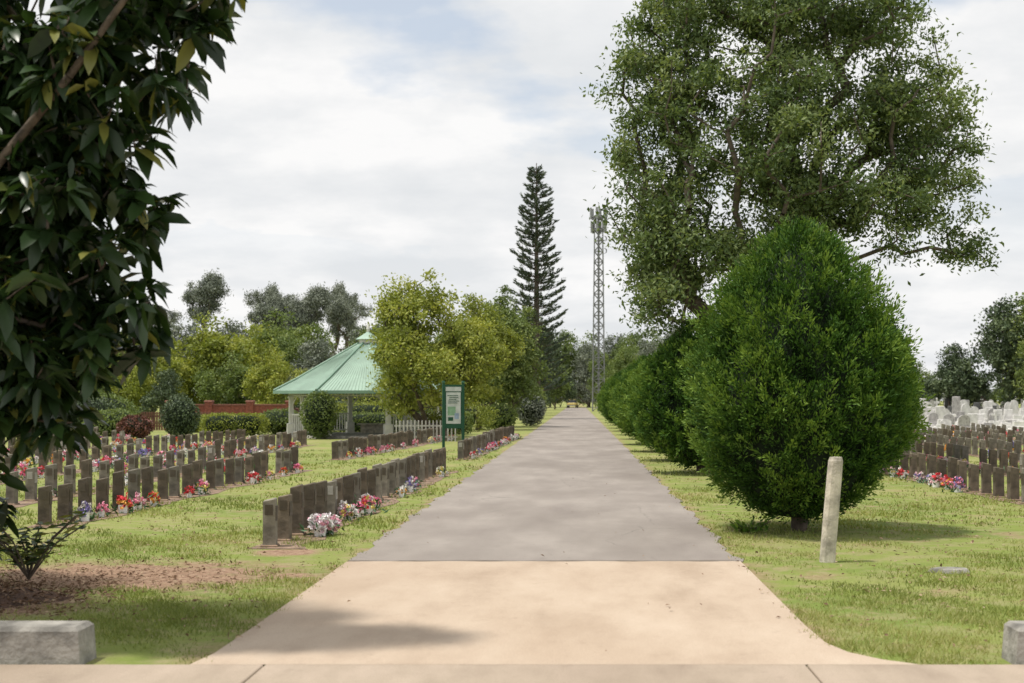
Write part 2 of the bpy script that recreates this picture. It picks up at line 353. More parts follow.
for i,y in enumerate((31,37.5,44,51,58,65,73,81,90,100)):
    obj('conifer_shrub',c2,(2.75+rng.uniform(-.12,.12),y,0),i*1.9,(1,1,rng.uniform(.9,1.06)))
obj('conifer_shrub',c2,(6.9,33,0),2.,(.66,.72,1.12))

def norfolk():
    mb=MB(); H=21.6; mb.tubes([(0,0,0),(0,0,7),(0,0,14)],[(0,0,7),(0,0,14),(0,0,H)],[.35,.27,.16],[.27,.16,.03],0,8)
    z=2.5; C=[];U=[];Tn=[]
    lev=0
    while z<H-.4:
        t=(z-2.5)/(H-2.5); R=np.interp(t,[0,.25,.55,.8,.95,1],[2.9,2.85,2.2,1.45,.8,.25])
        nb=7 if t<.8 else 5
        for i in range(nb):
            a=(i+rng.uniform(-.25,.25))*2*math.pi/nb+lev*.6; Rb=R*rng.uniform(.6,1.15); dz=rng.uniform(-.15,.15)
            pts=[np.array([math.cos(a)*Rb*k/5,math.sin(a)*Rb*k/5,z+dz+Rb*(-.08*k/5+.38*(k/5)**2)]) for k in range(6)]
            mb.tubes(pts[:-1],pts[1:],[.05,.04,.035,.03,.02],[.04,.035,.03,.02,.012],0,4)
            m=int(42*Rb/2+11)
            for _ in range(m):
                u=rng.uniform(.15,1)**.7; k=min(4,int(u*5)); p=pts[k]+(pts[k+1]-pts[k])*(u*5-k)
                sd=np.array([-math.sin(a),math.cos(a),0])*rng.uniform(-1,1)*.34*(1.25-u)*min(1,Rb)
                C.append(p+sd+np.array([0,0,abs(rng.normal())*.15])); U.append(np.array([math.cos(a),math.sin(a),.6])+sd*2+rng.normal(size=3)*.35); Tn.append(rng.uniform(.1,.9))
        z+=(.78-.36*t)*rng.uniform(.8,1.2); lev+=1
    C=np.array(C); mb.leaves(C,.42*rng.uniform(.6,1.2,len(C)),.12,1,np.array(Tn),.3,np.array(U))
    obj('norfolk_pine',mb.mesh('norfolk_pine',[M_bark,M_nor]),(-3.5,120,0))
norfolk()

# -- distant trees (instanced)
dt=empty('distant_trees')
va=broad('bg_tree_round',4.2,9,M_mid,170,75,.4,.3,.18,-.2)
vb=broad('bg_tree_yellow',4.0,8,M_yel,170,75,.4,.3,.18,-.2)
env=[((rng.uniform(-2.5,2.5),rng.uniform(-2.5,2.5),rng.uniform(9.2,13)),(1.15,1.15,.7)) for _ in range(14)]
vc=tree_mesh('bg_tree_gum',(0,0,0),(.2,0,6.5),env,190,75,.33,.27,.12,M_grey,M_barkpale,.02,0.)
def recol(me,m): 
    k=me.copy(); k.materials[1]=m; return k
vd=recol(va,M_dark); ve=recol(vb,M_mid); vg=recol(va,M_grey)  # vg: grey-green variant, kept paler so distance haze is in the leaf colour
hz={va.name:9,vb.name:8,vc.name:14,vd.name:9,ve.name:8,vg.name:9}
def place(me,x,y,h,wf=1.):
    s=h/hz[me.name]; obj('tree_instance',me,(x,y,0),rng.uniform(0,6),(s*wf,s*wf,s),dt)
for x,y,h in((-31.5,102,6.),(-28.6,96,5.4),(-26.2,100,7.5),(-23.6,104,7.),(-34,98,5.2)): place(vb,x,y,h,1.)
for x,y,h,v in((-21.3,108,6.2,va),(-18.8,100,5.8,vg),(-16.4,110,7.2,va),(-13.5,105,6.8,vd),(-38,104,6.,va),(-22.5,92,4.6,ve),(-19.,90,4.6,vb),
    (-10.5,112,7.,va),(-8,104,6.4,vd),(-30,88,3.6,va),(-34,84,3.6,vd),(-25,86,3.4,vd)): place(v,x,y,h)
for x,h in((-41.6,16.1),(-35.6,15.3),(-34.4,13.4),(-27.9,15.4),(-30.0,14.6),(-31.8,13.),(-47,12.6),(-25.2,13.2)): place(vc,x,160+rng.uniform(-4,4),h,rng.uniform(.74,.88))
for i,x in enumerate(np.arange(-66,-8,5.)): place([va,vg,vg,ve][i%4],x,142+rng.uniform(-8,8),rng.uniform(8.2,10.8),1.05)
for i,x in enumerate(np.arange(-150,170,8.)):
    h=rng.uniform(13,17) if x<24 else rng.uniform(6.5,9); place([va,vg,ve,va,vg][i%5],x,300+rng.uniform(-8,8),h,.95)
for i,x in enumerate(np.arange(-4,22,4.5)): place([va,ve,vg][i%3],x+2,305+rng.uniform(-4,4),rng.uniform(14,17),.8)
for i,x in enumerate(np.arange(-100,130,4.)): place([vd,va,vg][i%3],x,325+rng.uniform(-4,4),rng.uniform(4.5,6.5),1.4)
for x,y,h,v in((-4.6,150,9,vd),(-5.5,175,12,va),(-6,215,12,vd),(-9,165,9.5,va),(6,190,8.5,va),(8,225,11.5,ve),(11,205,10,vg),(15,215,10.5,ve),(-4.8,134,4,vb),(-3.9,240,10,vd),(4.8,250,10,va)): place(v,x,y,h,.8)
for x,y,h,v in((35.8,120,9.8,vd),(39.5,118,10.2,va),(32.6,124,6.4,vd),(30,130,5.,va),(44,121,11,vd),(37.5,112,7.5,va),(27,140,4.6,vg),(51,122,11,va),(24.5,150,4.6,vg),(31,150,6.6,vg)): place(v,x,y,h)

def shrub_mesh(name,r,n,leafm,L=.12,boxy=2.):
    mb=MB(); d=rng.normal(size=(n,3)); d/=np.linalg.norm(d,axis=1)[:,None]
    pn=(np.abs(d)**boxy).sum(1)**(1/boxy); d=d/pn[:,None]; a=np.arctan2(d[:,1],d[:,0])
    k=(.82+.18*rng.uniform(size=n)**.7)*(1+.07*np.sin(a*4+d[:,2]*5)+.05*np.sin(a*9-d[:,2]*7))
    c=d*k[:,None]*np.array(r); c[:,2]+=r[2]; c[:,2]=np.maximum(c[:,2],.03)
    mb.leaves(c,L*rng.uniform(.7,1.3,n),L*.55,0,np.clip(rng.normal(.5,.22,n)+.15*np.sin(c[:,0]*7)*np.sin(c[:,1]*6+c[:,2]*5),0,1),.6)
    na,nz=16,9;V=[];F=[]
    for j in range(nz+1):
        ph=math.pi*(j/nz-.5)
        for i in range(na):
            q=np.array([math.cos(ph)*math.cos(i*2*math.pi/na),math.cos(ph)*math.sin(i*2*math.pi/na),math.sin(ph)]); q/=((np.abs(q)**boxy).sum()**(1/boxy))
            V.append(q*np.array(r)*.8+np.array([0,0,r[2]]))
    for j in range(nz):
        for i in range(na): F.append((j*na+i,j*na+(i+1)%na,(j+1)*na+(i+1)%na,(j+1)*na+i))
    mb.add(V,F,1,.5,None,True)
    return mb.mesh(name,[leafm,M_core])
def shrub(name,loc,r,leafm,n=2600,L=.11,boxy=2.): obj(name,shrub_mesh(name,r,n,leafm,L,boxy),loc)
shrub('round_shrub',(-16.5,59,0),(.8,.8,.9),M_dark)
shrub('round_shrub',(-10.6,58.2,0),(.75,.75,1.0),M_mid)
shrub('round_shrub',(-13.8,66,0),(1.2,1.,.6),M_mid)
shrub('red_leaf_shrub',(-17.9,57.5,0),(.7,.65,.5),M_red,1800)
shrub('red_leaf_shrub',(-14.2,71,0),(1.7,.8,.6),M_red,2200)
shrub('clipped_hedge',(-15.5,64,0),(1.5,.6,.5),M_yel,3200,.1,5.)
shrub('clipped_hedge',(-18.6,70,0),(1.6,.6,.42),M_yel,3200,.1,5.)
shrub('clipped_hedge',(-9.3,68.5,0),(3.6,.6,.5),M_mid,5500,.1,5.)
shrub('clipped_hedge',(-8.5,71.5,0),(4.2,.6,.75),M_yel,6500,.1,5.)
shrub('clipped_hedge',(-13.2,76,0),(2.0,.6,.75),M_dark,4500,.11,5.)
shrub('clipped_hedge',(-6.2,66,0),(1.3,.6,.55),M_mid,2600,.1,5.)
shrub('spreading_shrub',(-2.9,88,0),(.9,.9,1.),M_grey,2000,.14)
shrub('spreading_shrub',(-3.4,98,0),(1.2,1.2,1.4),M_mid,2400,.16)
shrub('spreading_shrub',(-4.2,75,0),(1.,.9,.7),M_mid,2000,.13)
shrub('spreading_shrub',(-20.5,63,0),(1.3,1.1,.6),M_mid,3000,.13)
shrub('spreading_shrub',(-22.8,66,0),(1.4,1.2,.9),M_dark,3000,.13)
shrub('spreading_shrub',(-24.5,72,0),(2.2,1.5,1.),M_mid,4000,.14)
shrub('spreading_shrub',(-12.7,82,0),(1.7,1.5,1.3),M_yel,3000,.15)

# ------------------------------------------------------------------ ground, road, apron
def sheet(name,pts,z,mat):
    me=bpy.data.meshes.new(name); me.from_pydata([(x,y,z) for x,y in pts],[],[list(range(len(pts)))]); me.materials.append(mat); return obj(name,me)
sheet('ground',[(-1500,-200),(1500,-200),(1500,2500),(-1500,2500)],0,M_ground)
ys=np.concatenate([np.arange(14.03,40,.25),np.arange(40,286,3)])
def jit(y,k): return .035*math.sin(y*2.1+k)+.028*math.sin(y*5.3+2*k)+.02*math.sin(y*11.7+k)
L=[(-2.27+jit(y,1),y) for y in ys]; R=[(1.60+jit(y,4),y) for y in ys]
mb=MB(); V=[(x,y,.008) for x,y in L]+[(x,y,.008) for x,y in R]; n=len(L)
mb.add(V,[(i,n+i,n+i+1,i+1) for i in range(n-1)]); obj('asphalt_road',mb.mesh('asphalt_road',[M_asph]))
sheet('cross_road',[(-60,286.3),(60,286.3),(60,294),(-60,294)],.012,M_asph)
R=[(1.6,14.0),(1.6,12),(1.6,10.),(1.62,9.3),(1.7,8.95),(1.86,8.7),(2.05,8.53)]
Lp=[(-2.33,8.53),(-2.28,8.9),(-2.27,10),(-2.27,14.0)]
sheet('concrete_driveway',R[::-1]+Lp[::-1],.014,M_conc)
mb=MB(); xs=np.linspace(-2.27,1.6,60); V=[(x,13.985+.012*math.sin(x*9)+rng.uniform(-.006,.006),.02) for x in xs]+[(x,14.03+.015*math.sin(x*5+1)+rng.uniform(-.012,.012),.02) for x in xs]
mb.add(V,[(i,i+1,61+i,60+i) for i in range(59)]); obj('slab_joint',mb.mesh('slab_joint',[M_joint]))
mb=MB()
for x0,x1 in((-9.,-5.2),(-5.19,-1.88),(-1.87,1.36),(1.37,4.6),(4.61,9.)):
    mb.box(((x0+x1)/2,7.2,-.03),(x1-x0,2.6,.1),0,0,1,.006)
obj('footpath',mb.mesh('footpath',[M_conc2]))
sheet('street',[(-40,-6),(40,-6),(40,5.88),(-40,5.88)],.01,M_asph)
def kerb(x0,x1):
    mb=MB(); x=x0
    while x<x1-.05:
        l=min(1.2,x1-x); mb.box((x+l/2,8.68,.10),(l-.012,.3,.27),0,0,.97,.025); x+=l
    obj('concrete_kerb',mb.mesh('concrete_kerb',[M_kerb]))
kerb(-6.5,-2.98); kerb(2.62,6.2)

def inside_dirt(x,y):
    m=np.zeros(len(x))
    for cx,cy,rx,ry in DIRT:
        d=1.1-((x-cx)/rx)**2-((y-cy)/ry)**2; m=np.maximum(m,d*1.6)
    m+=.45*np.sin(x*5.1+y*2)+.4*np.sin(y*7.3-x*3.1)+.3*np.sin(x*13+y*11)
    return m
def grass(y0,y1,dens,h,w):
    area=(y1-y0)*(y1*.75+1.); n=int(area*dens)
    y=rng.uniform(y0,y1,n); x=rng.uniform(-.46,.38,n)*y*1.04
    ed=.035*np.sin(y*9)+.03*np.sin(y*23)
    k=((x<-2.25+ed)|(x>1.58+ed))&(rng.uniform(size=n)*1.2>inside_dirt(x,y))
    k&=~((y<8.86)&((x<-2.95)|(x>2.58)))&(y>8.56)&~((x>1.5)&(x<2.1)&(y<9.3)&((x-1.6)+(9.2-y)*-.6<0.0))
    pn=np.sin(x*3.1+1)*np.sin(y*2.3)+np.sin(x*7+y*5)*.6+np.sin(x*1.1-y*.9+2)
    k&=rng.uniform(size=n)<(.42+.38*pn); x=x[k];y=y[k];pn=pn[k];n=len(x)
    a=rng.uniform(0,6.28,n); H=h*rng.uniform(.4,1.25,n)*(1+.25*pn); le=rng.normal(size=(n,2))*H[:,None]*.5
    b=np.stack([x,y,np.zeros(n)],1); s=np.stack([np.cos(a),np.sin(a),np.zeros(n)],1)*w/2*rng.uniform(.6,1.3,n)[:,None]
    tp=b+np.stack([le[:,0],le[:,1],H],1)
    V=np.stack([b-s,b+s,tp],1).reshape(-1,3)
    t=np.clip(.4+.16*np.sin(x*2+y)+.1*np.sin(x*.7-y*1.3)+rng.normal(size=n)*.2+(x>0)*.12,0,1)
    return V,t
mb=MB()
for a in((8.5,12,3000,.032,.007),(12,17,1600,.034,.010),(17,26,420,.04,.017),(26,45,80,.05,.03)):
    V,t=grass(*a); mb.add(V,np.arange(len(V)).reshape(-1,3),0,np.repeat(t,3))
obj('grass',mb.mesh('grass',[M_grass]))
mb=MB(); n=3500
x=rng.normal(-4.6,1.1,n); y=rng.normal(12.1,1.0,n); k=(x<-2.5)&(y>8.9)&(inside_dirt(x,y)>.3); x=x[k];y=y[k]
x2=rng.uniform(-6,7,3600); y2=rng.uniform(9,24,3600); k=((x2<-2.2)|(x2>1.5)); x2=x2[k];y2=y2[k]
x3=rng.uniform(-2.2,1.6,40);y3=rng.uniform(8.7,30,40)
x=np.concatenate([x,x2,x3]);y=np.concatenate([y,y2,y3])
n=len(x); u=rng.normal(size=(n,3))*np.array([1,1,.25]); sz=rng.uniform(.015,.055,n)
mb.leaves(np.stack([x,y,rng.uniform(.02,.04,n)],1),sz,sz*rng.uniform(.3,.6,n),0,rng.uniform(0,1,n),3.,u,.3)
obj('leaf_litter',mb.mesh('leaf_litter',[M_litter]))
mb=MB(); V=[];F=[];na=40
for j in range(11):
    for i in range(na):
        a=i*2*math.pi/na; r=(j/10); V.append((-5.5+1.4*r*math.cos(a)*(1+.1*math.sin(3*a)),11.3+.95*r*math.sin(a),.12*(1-r*r)+rng.uniform(-.018,.018)*(1-.6*r)-.004))
for j in range(10):
    for i in range(na): F.append((j*na+i,(j+1)*na+i,(j+1)*na+(i+1)%na,j*na+(i+1)%na))
mb.add(V,F,0,.5,None,False); n=6000; a=rng.uniform(0,6.28,n); r=np.abs(rng.normal(0,.6,n))
mb.leaves(np.stack([-5.5+1.5*r*np.cos(a),11.3+1.05*r*np.sin(a),.125*np.maximum(0,1-r*r)+rng.uniform(.01,.03,n)],1),rng.uniform(.03,.08,n),rng.uniform(.012,.03,n),1,rng.uniform(0,.7,n),2.,rng.normal(size=(n,3))*np.array([1,1,.3]),.3)
obj('mulch_bed',mb.mesh('mulch_bed',[simple('mulch',(.17,.095,.06),.95,.5,25,1.),M_litter]))
mb=MB(); C=[];U=[]
for i in range(18):
    a=rng.uniform(0,6.28); l=rng.uniform(.3,.75); p=np.array([-4.75,12.3,.05]); q=p+np.array([math.cos(a)*l*.75,math.sin(a)*l*.5,l*.75])
    m=(p+q)/2+np.array([0,0,.08]); mb.tubes([p,m],[m,q],.009,.006,0,5)
    for s_ in np.linspace(.3,1,8):
        for sg in(-1,1): C.append(p+(q-p)*s_+np.array([0,0,.08*math.sin(s_*3)])+rng.normal(size=3)*.03); U.append([math.cos(a)-sg*math.sin(a),math.sin(a)+sg*math.cos(a),rng.uniform(-.2,.5)])
C=np.array(C); mb.leaves(C,.12,.035,1,rng.uniform(.3,.9,len(C)),.8,np.array(U,float)); obj('sapling',mb.mesh('sapling',[M_bark,M_bigleaf]))
mb=MB(); na=12
V=[(.19*math.cos(i*.5236)*(1+.12*math.sin(i*2.3)),.14*math.sin(i*.5236),0) for i in range(na)]; V+=[(x*.85,y*.85,.035) for x,y,z in V]
mb.add(V,[(i,(i+1)%na,na+(i+1)%na,na+i) for i in range(na)]); mb.add(V[na:],[list(range(na))]); obj('flat_stone',mb.mesh('flat_stone',[M_kerb]),(3.45,13.2,0.004))
mb=MB(); C=[];U=[]
for i in range(26):
    a=rng.uniform(0,6.28); l=rng.uniform(.12,.3); q=np.array([math.cos(a)*l,math.sin(a)*l*.7,l*.6])
    mb.tubes([(0,0,0)],[q],.004,.003,0,4)
    for s_ in(.4,.6,.8,1.): C.append(q*s_+rng.normal(size=3)*.02); U.append(q+rng.normal(size=3)*.1)
mb.leaves(np.array(C),.1,.04,1,rng.uniform(.3,.9,len(C)),.8,np.array(U)); obj('weed_clump',mb.mesh('weed_clump',[M_bark,M_con]),(2.05,17.0,0))

# ------------------------------------------------------------------ headstones
def stone_mesh(name,m,pm):
    mb=MB(); mb.box((0,0,.28),(.145,.14,.56),0,0,.97,.012,.014)
    mb.box((0,0,.02),(.19,.19,.04),1,0,1,.01)
    mb.box((.076,0,.4),(.008,.11,.17),2); mb.box((0,-.073,.44),(.09,.006,.12),2)
    return mb.mesh(name,[m,M_soil,pm])
st=[stone_mesh('stone_a',M_stoneA,M_pla),stone_mesh('stone_b',M_stoneB,M_pla),stone_mesh('stone_c',M_stoneB,M_plb)]
PAL=np.array([(.85,.83,.8),(.82,.78,.74),(.85,.83,.8),(.75,.06,.08),(.82,.3,.42),(.8,.22,.38),(.82,.42,.08),(.8,.7,.2),(.3,.25,.55),(.65,.05,.06),(.82,.55,.6)])
def bouquet(mb,x,y,s=1.,big=1):
    n=int(26*big); pal=PAL[rng.choice(len(PAL),2 if rng.uniform()<.6 else 3)]
    if big>1: pal=np.array([(.85,.8,.82),(.85,.66,.72),(.85,.83,.8),(.85,.83,.8),(.8,.4,.5)])
    d=rng.normal(size=(n,3)); d/=np.linalg.norm(d,axis=1)[:,None]; d[:,2]=abs(d[:,2])
    c=np.array([x,y,.08])+d*np.array([.11,.13,.15])*s*rng.uniform(.6,1,n)[:,None]
    k=7; cc=np.repeat(c,k,0)+rng.normal(size=(n*k,3))*.012*s; u=np.repeat(d,k,0)+rng.normal(size=(n*k,3))*.8
    col=np.repeat(pal[rng.integers(len(pal),size=n)],k,0)*rng.uniform(.75,1.1,(n*k,1))
    mb.leaves(cc,.048*s,.032*s,0,.5,.5,u,.3,col)
    m=30; g=np.array([x,y,.08])+rng.normal(size=(m,3))*np.array([.09,.1,.06])*s; mb.leaves(g,.1*s,.03*s,0,.5,.5,None,.2,np.tile([[.04,.1,.03]],(m,1)))
    mb.tubes([(x,y,0)],[(x,y,.12)],.05*s,.06*s,0,8)
def row(x0,y0,y1,x1=None,pitch=.62,fl=.45,kind=0,hs=1.,face=1,miss=.05,skip=0):
    e=empty('headstone_row',(x0,y0,0)); x1=x0 if x1 is None else x1
    mb=MB(); l=y1-y0; xm=(x1-x0); k=int(l/.5)+2; V=[]
    for i in range(k):
        t=i/(k-1); V+=[(xm*t-.2+rng.uniform(-.06,.06),-.25+t*(l+.5),.006),(xm*t+.34+rng.uniform(-.1,.1),-.25+t*(l+.5),.006)]
    mb.add(V,[(2*i,2*i+1,2*i+3,2*i+2) for i in range(k-1)]); obj('soil_bed',mb.mesh('soil_bed',[M_soil]),parent=e)
    fb=MB(); y=y0
    while y<=y1:
        t=(y-y0)/max(.1,l); x=x0+xm*t
        if rng.uniform()>miss:
            s=hs*rng.uniform(.92,1.08); r=rng.uniform()
            kk=kind if r<.7 else (1-kind if r<.94 else 2)
            o=obj('headstone',st[kk],(x-x0+rng.uniform(-.02,.02),y-y0,-.01),rng.normal()*.06+(0 if face>0 else math.pi),(rng.uniform(.92,1.06),rng.uniform(.95,1.1),s),e)
            o.rotation_euler[0]=rng.normal()*.012; o.rotation_euler[1]=rng.normal()*.012
        if rng.uniform()<fl and y-y0>skip: bouquet(fb,x-x0+face*rng.uniform(.2,.3),y-y0+rng.uniform(-.1,.1),rng.uniform(.75,1.2))
        y+=pitch*rng.uniform(.96,1.04)
    if x0==-3.34: bouquet(fb,.32,1.15,1.25,2.5); bouquet(fb,.38,1.4,1.15,2.); bouquet(fb,.3,3.3,1.2,2.); bouquet(fb,.3,5.,1.1,1.5)
    if fb.n: obj('grave_flowers',fb.mesh('grave_flowers',[M_flow],True),parent=e)
row(-3.34,15.5,31.8,-3.0,.64,.42,0,1.0,1,0,2.2)
row(-3.12,38,60,-2.75,.65,.6,0,.98)
row(-6.75,18.0,32.2,-6.35,.66,.42,0,.96)
row(-6.5,38,58,-5.3,.65,.5,0,.96)
row(-8.7,18.5,33,-8.5,.8,.4,1,.94)
row(-11.3,24,36,None,.85,.5,0,.94)
row(-13.9,29,42,None,.85,.5,1,.94)
row(-16.4,34,52,None,.9,.6,1,.94)
row(-18.8,42,56,None,.9,.6,1,.94)
row(-9.6,38,50,None,.85,.6,0,.94)
row(-12.6,40,54,None,.85,.6,0,.94)
row(6.95,20.5,34,6.7,.7,.5,0,.96,-1)
row(9.1,26,46,None,.75,.4,0,.94,-1)
row(11.4,30,50,None,.78,.4,1,.94,-1)
row(13.6,36,56,None,.8,.4,1,.94,-1)
row(15.9,42,62,None,.8,.4,1,.94,-1)
row(18.2,48,66,None,.8,.4,1,.94,-1)
row(4.4,64,110,None,1.0,.3,1,1.,-1)
def mon(kind,m,m2=None):
    m2=m2 or M_gran
    mb=MB(); mb.box((0,0,.09),(.95,2.,.18),1,0,1,.02); mb.box((0,.75,.28),(.8,.35,.2),0,0,.95,.02)
    if kind==0: mb.box((0,.75,.74),(.62,.14,.72),0,0,.96,.03)
    if kind==1: mb.box((0,.75,.85),(.14,.12,.94),0,0,.9,.01); mb.box((0,.75,1.05),(.5,.1,.13),0,0,1,.01); mb.box((0,.75,.5),(.34,.26,.24),0,0,.8,.01)
    if kind==2:
        V=[];k=10
        for yy in(.69,.81):
            V+=[(-.32,yy,.38),(.32,yy,.38)]+[(.32*math.cos(a),yy,.8+.25*math.sin(a)) for a in np.linspace(0,math.pi,k)]
        n=k+2; mb.add(V,[(i,(i+1)%n,n+(i+1)%n,n+i) for i in range(n)]); mb.add(V[:n],[list(range(n))]); mb.add(V[n:],[list(range(n))[::-1]])
    if kind==3: mb.box((0,.7,.5),(.7,.3,.3),0,0,.85,.02)
    if kind==4: mb.box((0,.6,.45),(.6,.12,.26),0,0,.9,.02); mb.box((.2,.3,.3),(.12,.12,.24),0,0,.7,.01)
    mb.box((0,-.1,.2),(.75,1.4,.05),2)
    return mb.mesh('monument_%d'%kind,[m,m2,m])
mons=[mon(0,M_marb),mon(3,M_marb,M_marb),mon(2,M_gran),mon(3,M_marb),mon(2,M_marb),mon(0,M_black,M_marb),mon(0,M_gran,M_marb),mon(4,M_marb),mon(4,M_gran),mon(1,M_marb)]
pw=np.array([2,3,1.5,3,2,1,1.5,3,2,.25]);pw/=pw.sum()
e=empty('grave_monuments',(0,0,0))
for y in np.arange(68,150,2.8):
    x=y*.2
    while x<y*.37+2:
        hs=rng.uniform(.6,.95) if y<84 else rng.uniform(.9,1.7)
        obj('monument',mons[rng.choice(len(mons),p=pw)],(x+rng.uniform(-.2,.2),y+rng.uniform(-.4,.4),0),math.pi+rng.normal()*.04 if rng.uniform()<.5 else rng.normal()*.04,(.85,1,hs),e); x+=rng.uniform(1.2,1.7)
fb=MB()
for _ in range(120):
    y=rng.uniform(46,100); bouquet(fb,y*rng.uniform(.22,.36),y,1.5)
for _ in range(70):
    y=rng.uniform(30,58); bouquet(fb,-y*rng.uniform(.22,.4),y,1.2)
obj('grave_flowers',fb.mesh('grave_flowers',[M_flow],True))

# ------------------------------------------------------------------ gazebo
def gazebo():
    e=empty('gazebo',(-9.15,62,0)); n=8; R=3.35; off=math.pi/8
    def pt(r,i): a=off+i*2*math.pi/n; return (r*math.cos(a),r*math.sin(a))
    mb=MB(); V=[(*pt(R+.35,i),0) for i in range(n)]+[(*pt(R+.3,i),.12) for i in range(n)]
    mb.add(V,[(i,(i+1)%n,n+(i+1)%n,n+i) for i in range(n)]); mb.add(V[n:],[list(range(n))]); obj('floor_slab',mb.mesh('floor_slab',[M_kerb]),parent=e)
    mb=MB(); fr=MB(); ba=MB()
    for i in range(n):
        x,y=pt(R,i); a=off+i*2*math.pi/n
        mb.box((x,y,1.1),(.18,.18,1.96),0,a); mb.box((x,y,.36),(.34,.34,.48),0,a,.95,.02); mb.box((x,y,1.72),(.26,.26,.06),0,a)
        x2,y2=pt(R,(i+1)%n); mx,my=(x+x2)/2,(y+y2)/2; L=math.hypot(x2-x,y2-y); an=math.atan2(y2-y,x2-x)
        fr.box((mx,my,2.02),(L-.19,.06,.1),0,an); fr.box((mx,my,1.78),(L-.27,.04,.04),0,an)
        k=16
        for j in range(1,k):
            t=j/k; fr.box((x+(x2-x)*t,y+(y2-y)*t,1.885),(.03,.03,.165),0,an)
        for t,sg in((.04,1),(.96,-1)):
            pts=[np.array([x+(x2-x)*(t+sg*q*.16),y+(y2-y)*(t+sg*q*.16),1.35+.4*math.sin(q*math.pi/2)]) for q in np.linspace(0,1,5)]
            fr.tubes(pts[:-1],pts[1:],.022,.022,0,5)
        if i not in(5,1):
            ba.box((mx,my,.98),(L-.2,.07,.06),0,an); ba.box((mx,my,.25),(L-.2,.05,.05),0,an)
            for j in range(1,18):
                t=j/18; ba.box((x+(x2-x)*t,y+(y2-y)*t,.61),(.035,.035,.67),0,an)
    obj('posts',mb.mesh('posts',[M_white]),parent=e); obj('frieze',fr.mesh('frieze',[M_white]),parent=e); obj('balustrade',ba.mesh('balustrade',[M_white]),parent=e)
    mb=MB(); prof=[(4.1,1.98),(3.1,2.5),(.42,4.05)]
    for k in range(2):
        (r0,z0),(r1,z1)=prof[k],prof[k+1]
        for i in range(n):
            a,b=pt(r0,i),pt(r0,i+1);c,d=pt(r1,i+1),pt(r1,i)
            mb.add([(*a,z0),(*b,z0),(*c,z1),(*d,z1)],[(0,1,2,3)],0)
            mb.tubes([(*a,z0+.03)],[(*d,z1+.03)],.05,.05,1,5)
            m=22
            for j in range(1,m):
                t=j/m; p=np.array([a[0]+(b[0]-a[0])*t,a[1]+(b[1]-a[1])*t,z0+.008]); 
                q0=np.array([d[0]+(c[0]-d[0])*t,d[1]+(c[1]-d[1])*t,z1+.008]); mb.tubes([p],[q0],.012,.006,0,4)
    for i in range(n):
        a,b=pt(4.1,i),pt(4.1,i+1); mx,my=(a[0]+b[0])/2,(a[1]+b[1])/2
        mb.box((mx,my,1.93),(math.hypot(b[0]-a[0],b[1]-a[1]),.05,.13),1,math.atan2(b[1]-a[1],b[0]-a[0]))
        a,b=pt(.4,i),pt(.4,i+1); mb.add([(*a,4.0),(*b,4.0),(*b,4.25),(*a,4.25)],[(0,1,2,3)],2)
        a,b=pt(.55,i),pt(.55,i+1); mb.add([(*a,4.24),(*b,4.24),(0,0,4.6)],[(0,1,2)],0)
    mb.tubes([(0,0,4.55),(0,0,4.7)],[(0,0,4.7),(0,0,5.05)],[.05,.08],[.08,.01],2,8)
    obj('roof',mb.mesh('roof',[M_roof,M_roofd,M_white]),parent=e)
    mb=MB()
    for a in(0,1.57,3.14): mb.box((1.8*math.cos(a),1.8*math.sin(a),.52),(1.5,.4,.07),0,a+1.57,1,.01); mb.box((1.8*math.cos(a),1.8*math.sin(a),.3),(1.2,.1,.36),0,a+1.57)
    obj('benches',mb.mesh('benches',[M_timber]),parent=e)
gazebo()
mb=MB()
for i in range(17): mb.box((-6.9+i*.14,54.,.42),(.05,.025,.8),0,0,.9,.01)
for z in(.2,.62): mb.box((-5.78,54.03,z),(2.4,.03,.06))
obj('picket_fence',mb.mesh('picket_fence',[M_fence]))
mb=MB(); mb.box((0,0,.65),(6.4,.24,1.3),0); mb.box((0,0,1.34),(6.5,.32,.08),1,0,1,.01)
for x in(-3.2,-1.1,1.1,3.2): mb.box((x,-.02,.75),(.38,.4,1.5),0); mb.box((x,-.02,1.54),(.46,.48,.09),1,0,.9,.02)
obj('brick_wall',mb.mesh('brick_wall',[M_brick,simple('wall_cap',(.24,.1,.07),.8)]),(-18.6,76,0))
mb=MB()
for i in range(70): mb.box((-27.5+i*.13,74.,.5),(.1,.025,.95),0,0,.96,.01)
for z in(.25,.75): mb.box((-23.,74.03,z),(9.1,.03,.07))
obj('paling_fence',mb.mesh('paling_fence',[simple('red_brown_timber',(.2,.095,.065),.85,.3,5)]))
e=empty('information_sign',(-3.42,39,0)); e.rotation_euler=(0,0,.25)
mb=MB()
for x in(-.27,.27): mb.box((x,0,1.03),(.07,.07,2.08),0,0,1,.01); mb.box((x,0,2.1),(.09,.09,.05),0,0,.6)
obj('posts',mb.mesh('sign_posts',[M_green]),parent=e)
mb=MB(); mb.box((0,0,1.42),(.47,.04,1.2),0); mb.box((0,-.023,1.9),(.43,.006,.12),1)
obj('board',mb.mesh('sign_board',[M_green,M_panel]),parent=e)
mb=MB(); mb.box((0,-.025,1.38),(.4,.01,.86),0)
for i in range(5): mb.box((-.02+.03*(i%2),-.033,1.72-.05*i),(.3-.05*(i%3),.006,.018),1)
mb.box((-.05,-.033,1.3),(.22,.006,.24),2); mb.box((.09,-.034,1.16),(.12,.006,.16),3); mb.box((-.08,-.034,1.08),(.14,.006,.1),1)
obj('map_panel',mb.mesh('sign_map',[M_panel,M_green,simple('map_green',(.3,.5,.32),.5),simple('map_blue',(.35,.45,.6),.5)]),parent=e)
mb=MB(); 
